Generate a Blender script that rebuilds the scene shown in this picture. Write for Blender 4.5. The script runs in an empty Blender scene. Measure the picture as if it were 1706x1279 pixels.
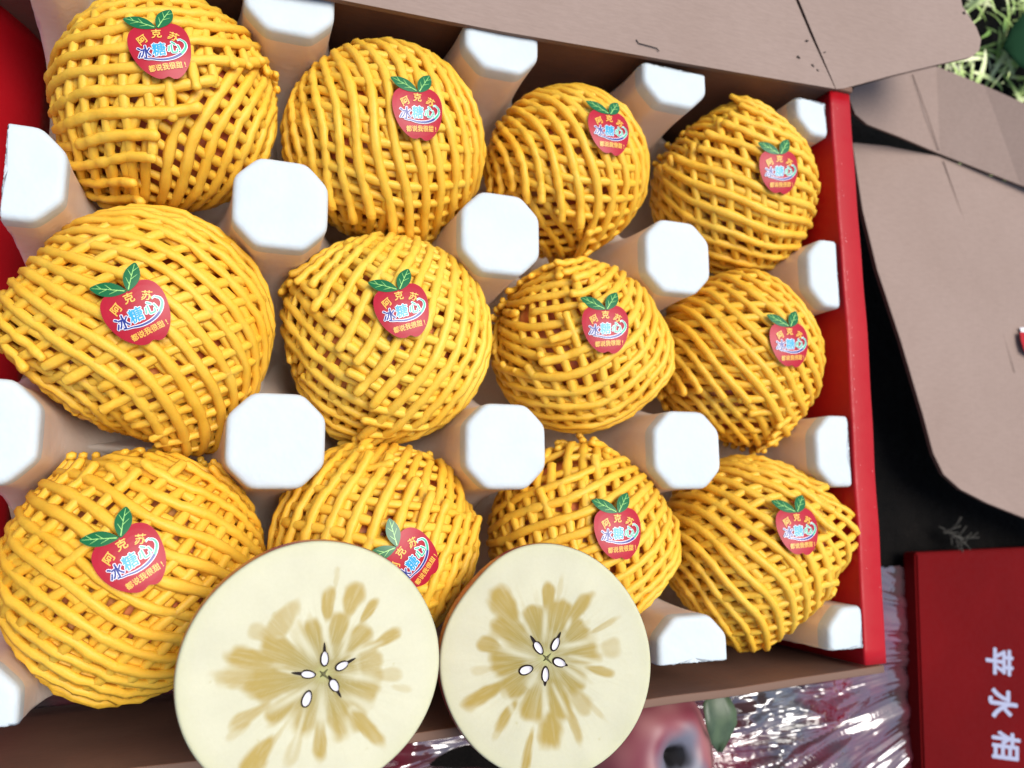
import bpy, math, random
import numpy as np
from mathutils import Vector, Matrix, noise

random.seed(7)
rng = np.random.default_rng(7)
SC = bpy.context.scene
COL = SC.collection

# ------------------------------------------------------------------ camera
CAM_ROT = (0.1483, -0.3678, -0.0067)
CAM_LOC = Vector((0.0689, -0.2025, 0.3013))
F_PX = 1317.5
def rot3(rx, ry, rz):
    return Matrix.Rotation(rz, 3, 'Z') @ Matrix.Rotation(ry, 3, 'Y') @ Matrix.Rotation(rx, 3, 'X')
CR = rot3(*CAM_ROT)
cam = bpy.data.cameras.new('camera')
camo = bpy.data.objects.new('camera', cam)
COL.objects.link(camo)
camo.matrix_world = Matrix.Translation(CAM_LOC) @ CR.to_4x4()
cam.sensor_width = 36
cam.lens = F_PX / 1706 * 36
cam.clip_start = 0.01
cam.clip_end = 50
cam.dof.use_dof = True
cam.dof.focus_distance = 0.285
cam.dof.aperture_fstop = 11
SC.camera = camo

def at(u, v, z):
    """photograph pixel -> point of the place at height z"""
    d = CR @ Vector(((u - 853) / F_PX, -(v - 639.5) / F_PX, -1))
    return CAM_LOC + d * ((z - CAM_LOC.z) / d.z)
def at_depth(u, v, dep):
    return CAM_LOC + (CR @ Vector(((u - 853) / F_PX, -(v - 639.5) / F_PX, -1))) * dep

# ------------------------------------------------------------------ world and sun
w = bpy.data.worlds.new('World')
SC.world = w
w.use_nodes = True
nt = w.node_tree
bg = nt.nodes['Background']
sky = nt.nodes.new('ShaderNodeTexSky')
sky.sky_type = 'NISHITA'
sky.sun_disc = False
SUN_EL, SUN_AZ = math.radians(76), math.radians(50)
sky.sun_elevation = SUN_EL
sky.sun_rotation = SUN_AZ
sky.air_density = 1.0
sky.dust_density = 2.5
sky.ozone_density = 1.0
nt.links.new(sky.outputs[0], bg.inputs[0])
bg.inputs[1].default_value = 0.10
sun = bpy.data.lights.new('sun', 'SUN')
sun.energy = 2.5
sun.angle = math.radians(38)
sun.color = (1.0, 0.965, 0.91)
suno = bpy.data.objects.new('sun', sun)
COL.objects.link(suno)
sd = Vector((math.sin(SUN_AZ) * math.cos(SUN_EL), math.cos(SUN_AZ) * math.cos(SUN_EL), math.sin(SUN_EL)))
suno.rotation_euler = sd.to_track_quat('Z', 'Y').to_euler()
suno.location = sd * 3
SC.view_settings.view_transform = 'Standard'
SC.view_settings.look = 'None'
SC.view_settings.exposure = 0.58
SC.view_settings.gamma = 1
SC.cycles.max_bounces = 8
SC.cycles.use_denoising = True

# ------------------------------------------------------------------ helpers
def mesh_obj(name, verts, faces, mat=None, parent=None, smooth=True):
    me = bpy.data.meshes.new(name)
    if isinstance(verts, np.ndarray):
        verts = verts.reshape(-1, 3)
    if isinstance(faces, np.ndarray):
        nf, k = faces.shape
        me.vertices.add(len(verts))
        me.vertices.foreach_set('co', np.ascontiguousarray(verts, dtype=np.float32).ravel())
        me.loops.add(nf * k)
        me.loops.foreach_set('vertex_index', np.ascontiguousarray(faces, dtype=np.int32).ravel())
        me.polygons.add(nf)
        me.polygons.foreach_set('loop_start', np.arange(0, nf * k, k, dtype=np.int32))
        me.update(calc_edges=True)
        me.validate()
    else:
        me.from_pydata([tuple(v) for v in verts], [], faces)
        me.update()
    if smooth:
        me.polygons.foreach_set('use_smooth', [True] * len(me.polygons))
    for m in (mat if isinstance(mat, (list, tuple)) else [mat]):
        if m: me.materials.append(m)
    return link(name, me, parent)
def link(name, me, parent=None):
    o = bpy.data.objects.new(name, me)
    COL.objects.link(o)
    if parent: o.parent = parent
    return o
def thing(name, label, cat, loc=(0, 0, 0), group=None):
    o = bpy.data.objects.new(name, None)
    o.empty_display_size = 0.01
    COL.objects.link(o)
    o.location = loc
    return tag(o, label, cat, group)
def tag(o, label, cat, group=None):
    o['label'] = label
    o['category'] = cat
    if group: o['group'] = group
    return o
def rel(vs, loc):
    return [Vector(v) - Vector(loc) for v in vs]

def sheet(name, poly, thick, mat, parent=None, origin=(0, 0, 0), bevel=0.0, smooth=False):
    """a flat or folded panel: poly = list of 3D points (one outline), given real thickness downward"""
    o3 = Vector(origin)
    top = [Vector(p) - o3 for p in poly]
    n = Vector((0, 0, 0))
    for i in range(len(top)):
        a, b = top[i], top[(i + 1) % len(top)]
        n += a.cross(b)
    n.normalize()
    if n.z < 0:
        top.reverse(); n = -n
    bot = [p - n * thick for p in top]
    k = len(top)
    faces = [tuple(range(k)), tuple(range(2 * k - 1, k - 1, -1))]
    for i in range(k):
        j = (i + 1) % k
        faces.append((j, i, i + k, j + k))
    o = mesh_obj(name, top + bot, faces, mat, parent, smooth)
    return o

def smooth_poly(pts, n=6):
    """closed Catmull-Rom through the points"""
    out = []
    k = len(pts)
    P = [Vector(p) for p in pts]
    for i in range(k):
        a, b, c, d = P[i - 1], P[i], P[(i + 1) % k], P[(i + 2) % k]
        for s in range(n):
            t = s / n
            out.append(0.5 * ((2 * b) + (c - a) * t + (2 * a - 5 * b + 4 * c - d) * t * t + (3 * b - a - 3 * c + d) * t ** 3))
    return out

def box_mesh(x0, x1, y0, y1, z0, z1, bev=0.0, seg=2):
    import bmesh
    bm = bmesh.new()
    bmesh.ops.create_cube(bm, size=1)
    for v in bm.verts:
        v.co = Vector((x0 + (v.co.x + .5) * (x1 - x0), y0 + (v.co.y + .5) * (y1 - y0), z0 + (v.co.z + .5) * (z1 - z0)))
    if bev > 0:
        bmesh.ops.bevel(bm, geom=bm.edges[:], offset=bev, segments=seg, affect='EDGES', profile=0.6)
    vs = [v.co.copy() for v in bm.verts]
    fs = [tuple(v.index for v in f.verts) for f in bm.faces]
    bm.free()
    return vs, fs

WID = 1.0
def tubes(paths, rad, sides=6, flat=None):
    """paths (n, m, 3), rad (n, m); closed blunt ends. flat = (nrm, squash)"""
    n, m, _ = paths.shape
    T = np.gradient(paths, axis=1)
    T /= np.linalg.norm(T, axis=2, keepdims=True) + 1e-12
    if flat is not None:
        N = flat
    else:
        N = np.zeros_like(T); N[..., 2] = 1
        bad = np.abs(T[..., 2]) > .95
        N[bad] = (1, 0, 0)
    B = np.cross(T, N); B /= np.linalg.norm(B, axis=2, keepdims=True) + 1e-12
    N = np.cross(B, T)
    # blunt caps
    P = np.concatenate([paths[:, :1] - T[:, :1] * rad[:, :1, None] * .5, paths, paths[:, -1:] + T[:, -1:] * rad[:, -1:, None] * .5], 1)
    R = np.concatenate([rad[:, :1] * .45, rad, rad[:, -1:] * .45], 1)
    Nn = np.concatenate([N[:, :1], N, N[:, -1:]], 1)
    Bb = np.concatenate([B[:, :1], B, B[:, -1:]], 1)
    m2 = m + 2
    a = np.arange(sides) * 2 * math.pi / sides
    ring = P[:, :, None] + R[:, :, None, None] * (np.cos(a)[None, None, :, None] * Bb[:, :, None] * WID + np.sin(a)[None, None, :, None] * Nn[:, :, None])
    V = ring.reshape(-1, 3)
    i = np.arange(n)[:, None, None] * m2 * sides
    j = np.arange(m2 - 1)[None, :, None] * sides
    k = np.arange(sides)[None, None, :]
    k2 = (k + 1) % sides
    F = np.stack([i + j + k, i + j + k2, i + j + sides + k2, i + j + sides + k], -1).reshape(-1, 4)
    caps = []
    if sides == 6:
        ii = (np.arange(n) * m2 * sides)[:, None]
        for off, q in ((0, (0, 3, 2, 1)), (0, (0, 5, 4, 3)), ((m2 - 1) * sides, (0, 1, 2, 3)), ((m2 - 1) * sides, (0, 3, 4, 5))):
            caps.append(ii + off + np.array(q)[None])
        F = np.concatenate([F] + caps)
    return V, F

# ------------------------------------------------------------------ materials
def mat(name, rough=.5, color=(.5, .5, .5), **kw):
    m = bpy.data.materials.new(name)
    m.use_nodes = True
    b = m.node_tree.nodes['Principled BSDF']
    b.inputs['Base Color'].default_value = (*color, 1)
    b.inputs['Roughness'].default_value = rough
    for k, v in kw.items():
        b.inputs[k].default_value = v
    return m
def N(m, t, **kw):
    n = m.node_tree.nodes.new(t)
    for k, v in kw.items():
        if k in n.inputs: n.inputs[k].default_value = v
        else: setattr(n, k, v)
    return n
def L(m, a, b): m.node_tree.links.new(a, b)
def P(m): return m.node_tree.nodes['Principled BSDF']
def coords(m, scale=(1, 1, 1)):
    tc = N(m, 'ShaderNodeTexCoord')
    mp = N(m, 'ShaderNodeMapping')
    mp.inputs['Scale'].default_value = scale
    L(m, tc.outputs['Object'], mp.inputs[0])
    return mp.outputs[0]
def noise_tex(m, vec, scale, detail=4, rough=.55):
    n = N(m, 'ShaderNodeTexNoise', Scale=scale, Detail=detail, Roughness=rough)
    L(m, vec, n.inputs['Vector'])
    return n.outputs['Fac']
def ramp(m, fac, stops, interp='LINEAR'):
    r = N(m, 'ShaderNodeValToRGB')
    r.color_ramp.interpolation = interp
    e = r.color_ramp.elements
    while len(e) < len(stops): e.new(.5)
    for el, (p, c) in zip(e, stops):
        el.position = p; el.color = (*c, 1)
    L(m, fac, r.inputs[0])
    return r.outputs[0]
def bump(m, h, strength, dist):
    b = N(m, 'ShaderNodeBump', Strength=strength, Distance=dist)
    L(m, h, b.inputs['Height'])
    L(m, b.outputs[0], P(m).inputs['Normal'])
    return b
def mixc(m, fac, a, b, mode='MIX'):
    n = N(m, 'ShaderNodeMix', data_type='RGBA', blend_type=mode)
    for s, x in ((0, fac), (6, a), (7, b)):
        if hasattr(x, 'links'): L(m, x, n.inputs[s])
        elif s == 0: n.inputs[0].default_value = x
        else: n.inputs[s].default_value = (*x, 1)
    return n.outputs[2]

def net_mat(name, c1, c2):
    m = mat(name, .52)
    v = coords(m)
    f = noise_tex(m, v, 60, 3)
    g = noise_tex(m, v, 620, 4, .75)
    c = ramp(m, f, [(.3, c1), (.7, c2)])
    c = mixc(m, .12, c, ramp(m, g, [(.38, (.62, .56, .45)), (.62, (1, 1, 1))]), 'MULTIPLY')
    L(m, c, P(m).inputs['Base Color'])
    P(m).inputs['Subsurface Weight'].default_value = .25
    P(m).inputs['Subsurface Radius'].default_value = (1.0, .7, .2)
    P(m).inputs['Subsurface Scale'].default_value = .003
    P(m).inputs['Coat Weight'].default_value = .08
    P(m).inputs['Coat Roughness'].default_value = .22
    bump(m, g, .40, .0008)
    # thin foam lets light through
    tr = N(m, 'ShaderNodeBsdfTranslucent'); L(m, c, tr.inputs['Color'])
    mx = N(m, 'ShaderNodeMixShader'); mx.inputs[0].default_value = .16
    out = m.node_tree.nodes['Material Output']
    L(m, P(m).outputs[0], mx.inputs[1]); L(m, tr.outputs[0], mx.inputs[2]); L(m, mx.outputs[0], out.inputs['Surface'])
    return m
NETS = [net_mat('yellow_foam', (1.0, .54, .035), (1.0, .62, .07)),
        net_mat('lemon_foam', (1.0, .58, .045), (1.0, .67, .09)),
        net_mat('amber_foam', (1.0, .52, .030), (1.0, .60, .060))]

M_skin = mat('apple_skin', .3)
v = coords(M_skin, (1, 1, 1))
c = ramp(M_skin, noise_tex(M_skin, v, 55, 5, .65), [(.3, (.50, .09, .04)), (.5, (.66, .22, .07)), (.7, (.78, .46, .14))])
L(M_skin, c, P(M_skin).inputs['Base Color'])
bump(M_skin, noise_tex(M_skin, v, 500, 2), .15, .0005)

def foam_white():
    m = mat('white_foam', .62, (.86, .86, .85))
    v = coords(m)
    vo = N(m, 'ShaderNodeTexVoronoi', Scale=420.0); L(m, v, vo.inputs['Vector'])
    ly = noise_tex(m, coords(m, (60, 60, 1100)), 1.0, 2)
    f2 = noise_tex(m, v, 45, 4)
    c = ramp(m, f2, [(.3, (.50, .56, .58)), (.65, (.54, .605, .625))])
    L(m, c, P(m).inputs['Base Color'])
    ad = N(m, 'ShaderNodeMath', operation='ADD')
    mu = N(m, 'ShaderNodeMath', operation='MULTIPLY'); mu.inputs[1].default_value = .8
    L(m, ly, mu.inputs[0]); L(m, mu.outputs[0], ad.inputs[0]); L(m, vo.outputs['Distance'], ad.inputs[1])
    bump(m, ad.outputs[0], .17, .0006)
    P(m).inputs['Subsurface Weight'].default_value = .3
    P(m).inputs['Subsurface Radius'].default_value = (1, .75, .6)
    P(m).inputs['Subsurface Scale'].default_value = .006
    return m
M_foam = foam_white()
M_side = foam_white()  # foam copy for post sides and base; warm bounce light painted into its colour
M_side.name = 'foam_side_bounce_tint'
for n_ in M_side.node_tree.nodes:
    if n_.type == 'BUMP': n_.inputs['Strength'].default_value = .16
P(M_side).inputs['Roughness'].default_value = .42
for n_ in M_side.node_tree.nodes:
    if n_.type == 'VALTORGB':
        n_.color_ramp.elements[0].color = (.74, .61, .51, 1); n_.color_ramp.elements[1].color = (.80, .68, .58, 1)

def cardboard(name, c1, c2):
    m = mat(name, .75)
    v = coords(m)
    f = noise_tex(m, v, 14, 5)
    fib = noise_tex(m, coords(m, (1, 6, 6)), 160, 4, .7)
    c = ramp(m, f, [(.3, c1), (.7, c2)])
    c = mixc(m, .6, c, ramp(m, fib, [(.3, (.78, .76, .74)), (.65, (1, 1, 1))]), 'MULTIPLY')
    L(m, c, P(m).inputs['Base Color'])
    wv = N(m, 'ShaderNodeTexWave', Scale=70.0, Distortion=.4); L(m, v, wv.inputs['Vector'])
    ad = N(m, 'ShaderNodeMath', operation='ADD')
    mu = N(m, 'ShaderNodeMath', operation='MULTIPLY'); mu.inputs[1].default_value = .25
    L(m, wv.outputs['Fac'], mu.inputs[0]); L(m, mu.outputs[0], ad.inputs[0]); L(m, fib, ad.inputs[1])
    bump(m, ad.outputs[0], .18, .0005)
    return m
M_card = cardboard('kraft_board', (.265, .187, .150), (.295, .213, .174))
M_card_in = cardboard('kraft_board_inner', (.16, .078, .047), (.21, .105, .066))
M_edge = mat('board_edge', .8, (.16, .09, .06))

def red_print(name, c1, c2, rough=.32):
    m = mat(name, rough)
    v = coords(m)
    L(m, ramp(m, noise_tex(m, v, 9, 4), [(.3, c1), (.7, c2)]), P(m).inputs['Base Color'])
    s = noise_tex(m, v, 240, 4, .7)
    L(m, ramp(m, s, [(.35, (rough - .07,) * 3), (.7, (rough + .15,) * 3)]), P(m).inputs['Roughness'])
    bump(m, s, .12, .0004)
    return m
M_red = red_print('red_coated_board', (.33, .003, .008), (.40, .006, .012), .42)
P(M_red).inputs['Specular IOR Level'].default_value = .25
M_red2 = red_print('red_lid_board', (.095, .0015, .002), (.135, .002, .003), .6)
P(M_red2).inputs['Specular IOR Level'].default_value = .06
M_wear = mat('worn_edge_fleck', .7, (.70, .22, .22))

M_sticker = mat('sticker_red', .38, (.52, .012, .03))
v = coords(M_sticker)
L(M_sticker, ramp(M_sticker, noise_tex(M_sticker, v, 90, 3), [(.3, (.36, .008, .022)), (.7, (.43, .012, .03))]), P(M_sticker).inputs['Base Color'])
P(M_sticker).inputs['Specular IOR Level'].default_value = .3
M_leafst = mat('sticker_green', .35, (.003, .125, .035))
M_vein = mat('sticker_vein', .3, (.35, .68, .2))
M_gold = mat('sticker_gold', .35, (.86, .48, .07))
M_white = mat('sticker_white', .35, (.82, .84, .9))
M_navy = mat('sticker_navy', .3, (.015, .03, .22))
M_cyan = mat('sticker_cyan', .3, (.01, .32, .58))
M_green = mat('sticker_teal', .3, (.05, .45, .25))
M_sil = mat('silver_lettering', .5, (.30, .32, .44))

# ------------------------------------------------------------------ ground
GZ = -0.105
gx = np.linspace(-3, 3, 121); gy = np.linspace(-3, 3, 121)
GX, GY = np.meshgrid(gx, gy)
GXf, GYf = GX.ravel(), GY.ravel()
zz = np.array([noise.fractal(Vector((x * 9, y * 9, 0)), 1.0, 2.0, 3) * .006 for x, y in zip(GXf, GYf)])
near = (GXf > -.05) & (GXf < .42) & (GYf > -.33) & (GYf < .05)
zz[near] = -.004
V = np.stack([GXf, GYf, GZ - .006 + zz], 1)
idx = np.arange(121 * 121).reshape(121, 121)
F = np.stack([idx[:-1, :-1], idx[:-1, 1:], idx[1:, 1:], idx[1:, :-1]], -1).reshape(-1, 4)
M_gr = mat('dark_soil', .85)
v = coords(M_gr)
L(M_gr, ramp(M_gr, noise_tex(M_gr, v, 25, 6, .7), [(.35, (.002, .002, .002)), (.6, (.006, .005, .0045)), (.8, (.02, .016, .012))]), P(M_gr).inputs['Base Color'])
P(M_gr).inputs['Specular IOR Level'].default_value = .08
bump(M_gr, noise_tex(M_gr, v, 120, 5, .7), .6, .01)
g = mesh_obj('ground', V, F, M_gr)
g['kind'] = 'structure'

# ------------------------------------------------------------------ the box
PITCH = .09
X0, X1, Y0, Y1 = 0.0, .361, -.272, .001     # foam tray extent
box = thing('fruit_box', 'opened red and brown cardboard fruit box holding the netted apples in white foam', 'box', (.18, -.135, GZ))
BO = box.location
def wall_strip(name, path_bot, path_top, thick, m, round_top=False, zrow=8, lump=0.0006):
    """upright panel between a bottom line and a top line (lists of points), thick along +outward normal given per panel"""
    return
def panel_wall(name, p0, p1, zb, zt0, zt1, outn, thick, m, bulge=0.0, rim=0.0, nx=40):
    """vertical wall from p0 to p1 (xy), thickness outward, rounded rim, bulge outward mid-length near the top"""
    vs, fs = [], []
    prof = []
    r = thick / 2
    for k in range(7):
        prof.append((0.0, k / 6.0, 0))
    if rim:
        for k in range(1, 8):
            a = math.pi * k / 8
            prof.append((r - r * math.copysign(abs(math.cos(a)) ** .35, math.cos(a)), 1.0, rim * math.sin(a) ** .5))
    for k in range(6, -1, -1):
        prof.append((thick, k / 6.0, 0))
    np_ = len(prof)
    for i in range(nx + 1):
        t = i / nx
        x = p0[0] + (p1[0] - p0[0]) * t; y = p0[1] + (p1[1] - p0[1]) * t
        zt = zt0 + (zt1 - zt0) * t
        for (o, h, ez) in prof:
            b = bulge * math.sin(math.pi * t) * h ** 1.5
            nz = noise.noise(Vector((x * 18, y * 18, h * 2))) * .0008 * h
            z = zb + (zt - rim - zb) * h + ez + (noise.noise(Vector((x * 30 + 5, y * 30, 1))) * .0006 if h == 1 else 0)
            vs.append((x + outn[0] * (o + b + nz) - BO.x, y + outn[1] * (o + b + nz) - BO.y, z - BO.z))
    for i in range(nx):
        for k in range(np_):
            k2 = (k + 1) % np_
            fs.append((i * np_ + k, (i + 1) * np_ + k, (i + 1) * np_ + k2, i * np_ + k2))
    fs.append(tuple(range(np_)))
    fs.append(tuple(reversed(range(nx * np_, (nx + 1) * np_))))
    import bmesh
    o = mesh_obj(name, vs, fs, m, box, smooth=True)
    bm = bmesh.new(); bm.from_mesh(o.data)
    bmesh.ops.recalc_face_normals(bm, faces=bm.faces[:]); bm.to_mesh(o.data); bm.free()
    return o
FB = GZ + .002
WR = panel_wall('side_wall', (.3640, .008), (.3610, -.2800), FB, .0015, .0015, (1, 0), .0135, M_red, rim=.0016, bulge=.001)
WR['label'] = 'red coated side wall with a rolled rim, at the right'
wl = panel_wall('side_wall', (-.006, -.2840), (-.006, .006), FB, -.022, -.022, (-1, 0), .0135, M_red, rim=.005, bulge=.004)
for v_ in wl.data.vertices:
    hh = max(0, v_.co.z - .002)
    v_.co.x -= hh * .62 - .010 * math.sin(min(1, hh / .08) * math.pi)
wl['label'] = 'red coated side wall at the left'
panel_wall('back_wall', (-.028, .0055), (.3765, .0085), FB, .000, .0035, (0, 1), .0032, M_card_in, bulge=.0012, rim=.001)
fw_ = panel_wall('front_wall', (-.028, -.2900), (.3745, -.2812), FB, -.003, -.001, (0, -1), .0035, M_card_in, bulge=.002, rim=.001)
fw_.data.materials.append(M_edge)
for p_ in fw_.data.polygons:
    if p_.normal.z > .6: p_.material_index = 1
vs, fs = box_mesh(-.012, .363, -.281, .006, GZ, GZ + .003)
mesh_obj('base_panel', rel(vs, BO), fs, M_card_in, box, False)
# worn flecks along the right rim
import bmesh
fv, ff = [], []
for k in range(70):
    y = random.uniform(-.278, .004)
    x = .364 + (.361 - .364) * (y - .008) / (-.288) + .0135 * random.choice([.25, .3, .85, .9, .93])
    s = random.uniform(.00008, .00026)
    a = random.random() * 3
    zt = .0017
    if abs(x - .3695) > .004: zt = .0004
    b = len(fv)
    for q in range(5):
        aa = a + q * 1.257
        fv.append((x + s * math.cos(aa) - BO.x, y + 1.8 * s * math.sin(aa) - BO.y, zt + .00005 - BO.z))
    ff.append(tuple(range(b, b + 5)))
wf = mesh_obj('rim_wear', fv, ff, M_wear, box, False)
wf['kind'] = 'stuff'

# back flap: folded outward along the rim of the back wall
flap_hinge = [at(380, -32, .003), at(560, -2, .003), at(840, 52, .0035), at(1100, 98, .004), at(1391, 148, .0045)]
tilt = .10
def flapz(p):
    return Vector((p.x, p.y, .004 + max(0, p.y - .01) * tilt))
def fpt(u, v):
    # intersect with the tilted flap plane
    z = .004
    for _ in range(12):
        q = at(u, v, z); z = .004 + max(0, q.y - .01) * tilt
    return at(u, v, z)
crease = [fpt(1391, 148), fpt(1352, 62), fpt(1322, -10), fpt(1300, -60)]
main_poly = flap_hinge + crease[1:] + [fpt(1180, -330), fpt(330, -420)]
def folded(name, rows_a, rows_b, thick, m, parent, label=None):
    pass
import mathutils.geometry as geo
def panel(name, poly, thick, m, parent, origin, warp=.0012, res=.012, wseed=0.0):
    """flat board cut to outline, dense enough to bow slightly"""
    o3 = Vector(origin)
    pts = [Vector(p) for p in poly]
    n = Vector((0, 0, 0)); c0 = sum(pts, Vector()) / len(pts)
    for i in range(len(pts)):
        n += (pts[i] - c0).cross(pts[(i + 1) % len(pts)] - c0)
    n.normalize()
    if n.z < 0: n = -n
    bm = bmesh.new()
    bv = [bm.verts.new(p) for p in pts]
    f = bm.faces.new(bv)
    bmesh.ops.triangulate(bm, faces=[f])
    for _ in range(6):
        es = [e for e in bm.edges if e.calc_length() > res]
        if not es: break
        bmesh.ops.subdivide_edges(bm, edges=es, cuts=1)
        bmesh.ops.triangulate(bm, faces=[q for q in bm.faces if len(q.verts) > 3])
    for v_ in bm.verts:
        d = noise.noise(v_.co * 9 + Vector((wseed, 0, 0))) * warp
        v_.co += n * d
    bmesh.ops.recalc_face_normals(bm, faces=bm.faces[:])
    if sum((q.normal.dot(n) for q in bm.faces)) < 0:
        bmesh.ops.reverse_faces(bm, faces=bm.faces[:])
    top = bm.faces[:]
    ex = bmesh.ops.extrude_face_region(bm, geom=top)
    nv = [q for q in ex['geom'] if isinstance(q, bmesh.types.BMVert)]
    for v_ in nv: v_.co -= n * thick
    bmesh.ops.recalc_face_normals(bm, faces=bm.faces[:])
    for q in bm.faces:
        q.material_index = 1 if abs(q.normal.dot(n)) < .5 else 0
    for v_ in bm.verts: v_.co -= o3
    me = bpy.data.meshes.new(name)
    bm.to_mesh(me); bm.free()
    me.materials.append(m); me.materials.append(M_edge)
    return link(name, me, parent)
bf = panel('back_flap', main_poly, .003, M_card, box, BO, .0008)
tab_poly = [fpt(1393, 148), fpt(1356, 62), fpt(1326, -10), fpt(1304, -60), fpt(1590, -60), fpt(1603, 10), fpt(1626, 45), fpt(1634, 66), fpt(1631, 84), fpt(1618, 95), fpt(1560, 108), fpt(1480, 127), fpt(1406, 147)]
tb = panel('corner_tab', tab_poly, .003, M_card, box, BO, .0006, wseed=3)
M_dark = mat('black_scuff', .8, (.012, .008, .006))
for (u, v_, s, a) in [(1343, 69, 3.2, .5), (1328, 96, 4.5, .7), (1352, 110, 3.6, .9), (1360, 118, 3.0, .8), (1604, 22, 3.2, .9), (1372, 88, 1.6, .2)]:
    pts = []
    for q in range(9):
        aa = q * 2 * math.pi / 9
        rr = s * (1 + .35 * math.sin(3 * aa + u)) * (.36 if q % 2 else .5)
        x = 1.5 * rr * math.cos(aa); y = .55 * rr * math.sin(aa)
        P0 = fpt(u + x * math.cos(a) - y * math.sin(a), v_ + x * math.sin(a) + y * math.cos(a))
        pts.append(P0 + Vector((0, 0, .0011)) - BO)
    mesh_obj('tear_mark', pts + [p - Vector((0, 0, .0008)) for p in pts], [tuple(range(9)), tuple(range(17, 8, -1))] + [(i, (i + 1) % 9, 9 + (i + 1) % 9, 9 + i) for i in range(9)], M_dark, box, False)
# little slot cut in the flap
sl = [fpt(u, v_) + Vector((0, 0, .0011)) - BO for u, v_ in [(1058, 68), (1062, 74), (1078, 78), (1092, 82), (1096, 87)]]
pp = np.array([[tuple(p) for p in sl]])
V, F = tubes(pp, np.full((1, 5), .00022))
mesh_obj('slot_line', V, F, M_dark, box)

# ------------------------------------------------------------------ foam tray
tray = thing('foam_tray', 'white moulded foam tray with octagonal posts rising between the apples', 'foam tray', (.18, -.135, GZ + .004))
TO = tray.location
TB = GZ + .0045
tv = []
ns = 150
bx_ = np.linspace(X0, X1, ns); by_ = np.linspace(Y0, Y1, ns)
BX, BY = np.meshgrid(bx_, by_)
cx = (BX / PITCH) % 1 - .5; cy = ((-BY) / PITCH) % 1 - .5
dd = np.sqrt(cx ** 2 + cy ** 2) * PITCH
BZ = TB + .004 + .030 * np.clip((dd - .030) / .015, 0, 1.4) ** 1.6
V = np.stack([BX - TO.x, BY - TO.y, BZ - TO.z], -1).reshape(-1, 3)
idx = np.arange(ns * ns).reshape(ns, ns)
F = np.stack([idx[:-1, :-1], idx[:-1, 1:], idx[1:, 1:], idx[1:, :-1]], -1).reshape(-1, 4)
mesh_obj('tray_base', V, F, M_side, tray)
def octr(th, a=.0174, ch=1.065):
    """octagon-like outline radius: square of half-width a with big soft corners"""
    c_, s_ = abs(math.cos(th)), abs(math.sin(th))
    r1 = a / max(c_, s_)
    r2 = a * ch / ((c_ + s_) / math.sqrt(2))
    k = 26
    return (r1 ** -k + r2 ** -k) ** (-1 / k)
def pillar(ci, ri):
    px = min(max(ci * PITCH + (.0018 if ci in (1, 2) else 0), X0), X1); py = min(max(-ri * PITCH, Y0), Y1)
    sx = random.uniform(.985, 1.02)
    rows = [(-.0002, .0), (-.0001, .5), (0, .82), (-.00015, .90), (-.0006, .95), (-.0014, .985), (-.0026, 1.0)]
    rows = [(z, s, 0) for z, s in rows]
    H = -.098
    for k in range(1, 19):
        t = k / 18
        z = -.0026 + (H + .0026) * t
        rows.append((z, 1.0 + .03 * t, t))
    NT = 72
    vs = []
    top_dz = random.uniform(-.0015, .0012)
    lean = (random.uniform(-.0012, .0012), random.uniform(-.0012, .0012))
    for (z, s, t) in rows:
        for q in range(NT):
            th = 2 * math.pi * q / NT
            r = octr(th) * s * sx
            fl = max(0, t - .12) / .88
            # flare: concave towards the sockets, ridges along the grid lines
            axis = abs(math.cos(2 * th)) ** 3
            r += fl ** 2.2 * (.010 + .024 * axis) + .0018 * fl
            r *= 1 + .004 * noise.noise(Vector((math.cos(th) * 1.5 + ci * 3, math.sin(th) * 1.5 + ri * 5, z * 60)))
            hgt = (z - H) / -H
            x = px + r * math.cos(th) + lean[0] * hgt; y = py + r * math.sin(th) + lean[1] * hgt
            # the tray is sawn off at its edges: little teeth of the foam beads
            tooth = .00055 * noise.noise(Vector((x * 900, y * 900, z * 350)))
            if x < X0: x = X0 + tooth
            if x > X1: x = X1 + tooth
            if y < Y0: y = Y0 + tooth
            if y > Y1: y = Y1 + tooth
            zz_ = z + top_dz * hgt
            if s < .9 and t == 0: zz_ += noise.noise(Vector((x * 120, y * 120, ci + ri * 7))) * .0003
            vs.append((x - TO.x, y - TO.y, max(zz_, TB + .001) - TO.z))
    fs = []
    nr = len(rows)
    for i in range(nr - 1):
        for q in range(NT):
            q2 = (q + 1) % NT
            fs.append((i * NT + q2, i * NT + q, (i + 1) * NT + q, (i + 1) * NT + q2))
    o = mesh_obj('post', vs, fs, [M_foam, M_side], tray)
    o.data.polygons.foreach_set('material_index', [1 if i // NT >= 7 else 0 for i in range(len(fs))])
    return o
for ri in range(4):
    for ci in range(5):
        pillar(ci, ri)

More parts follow.
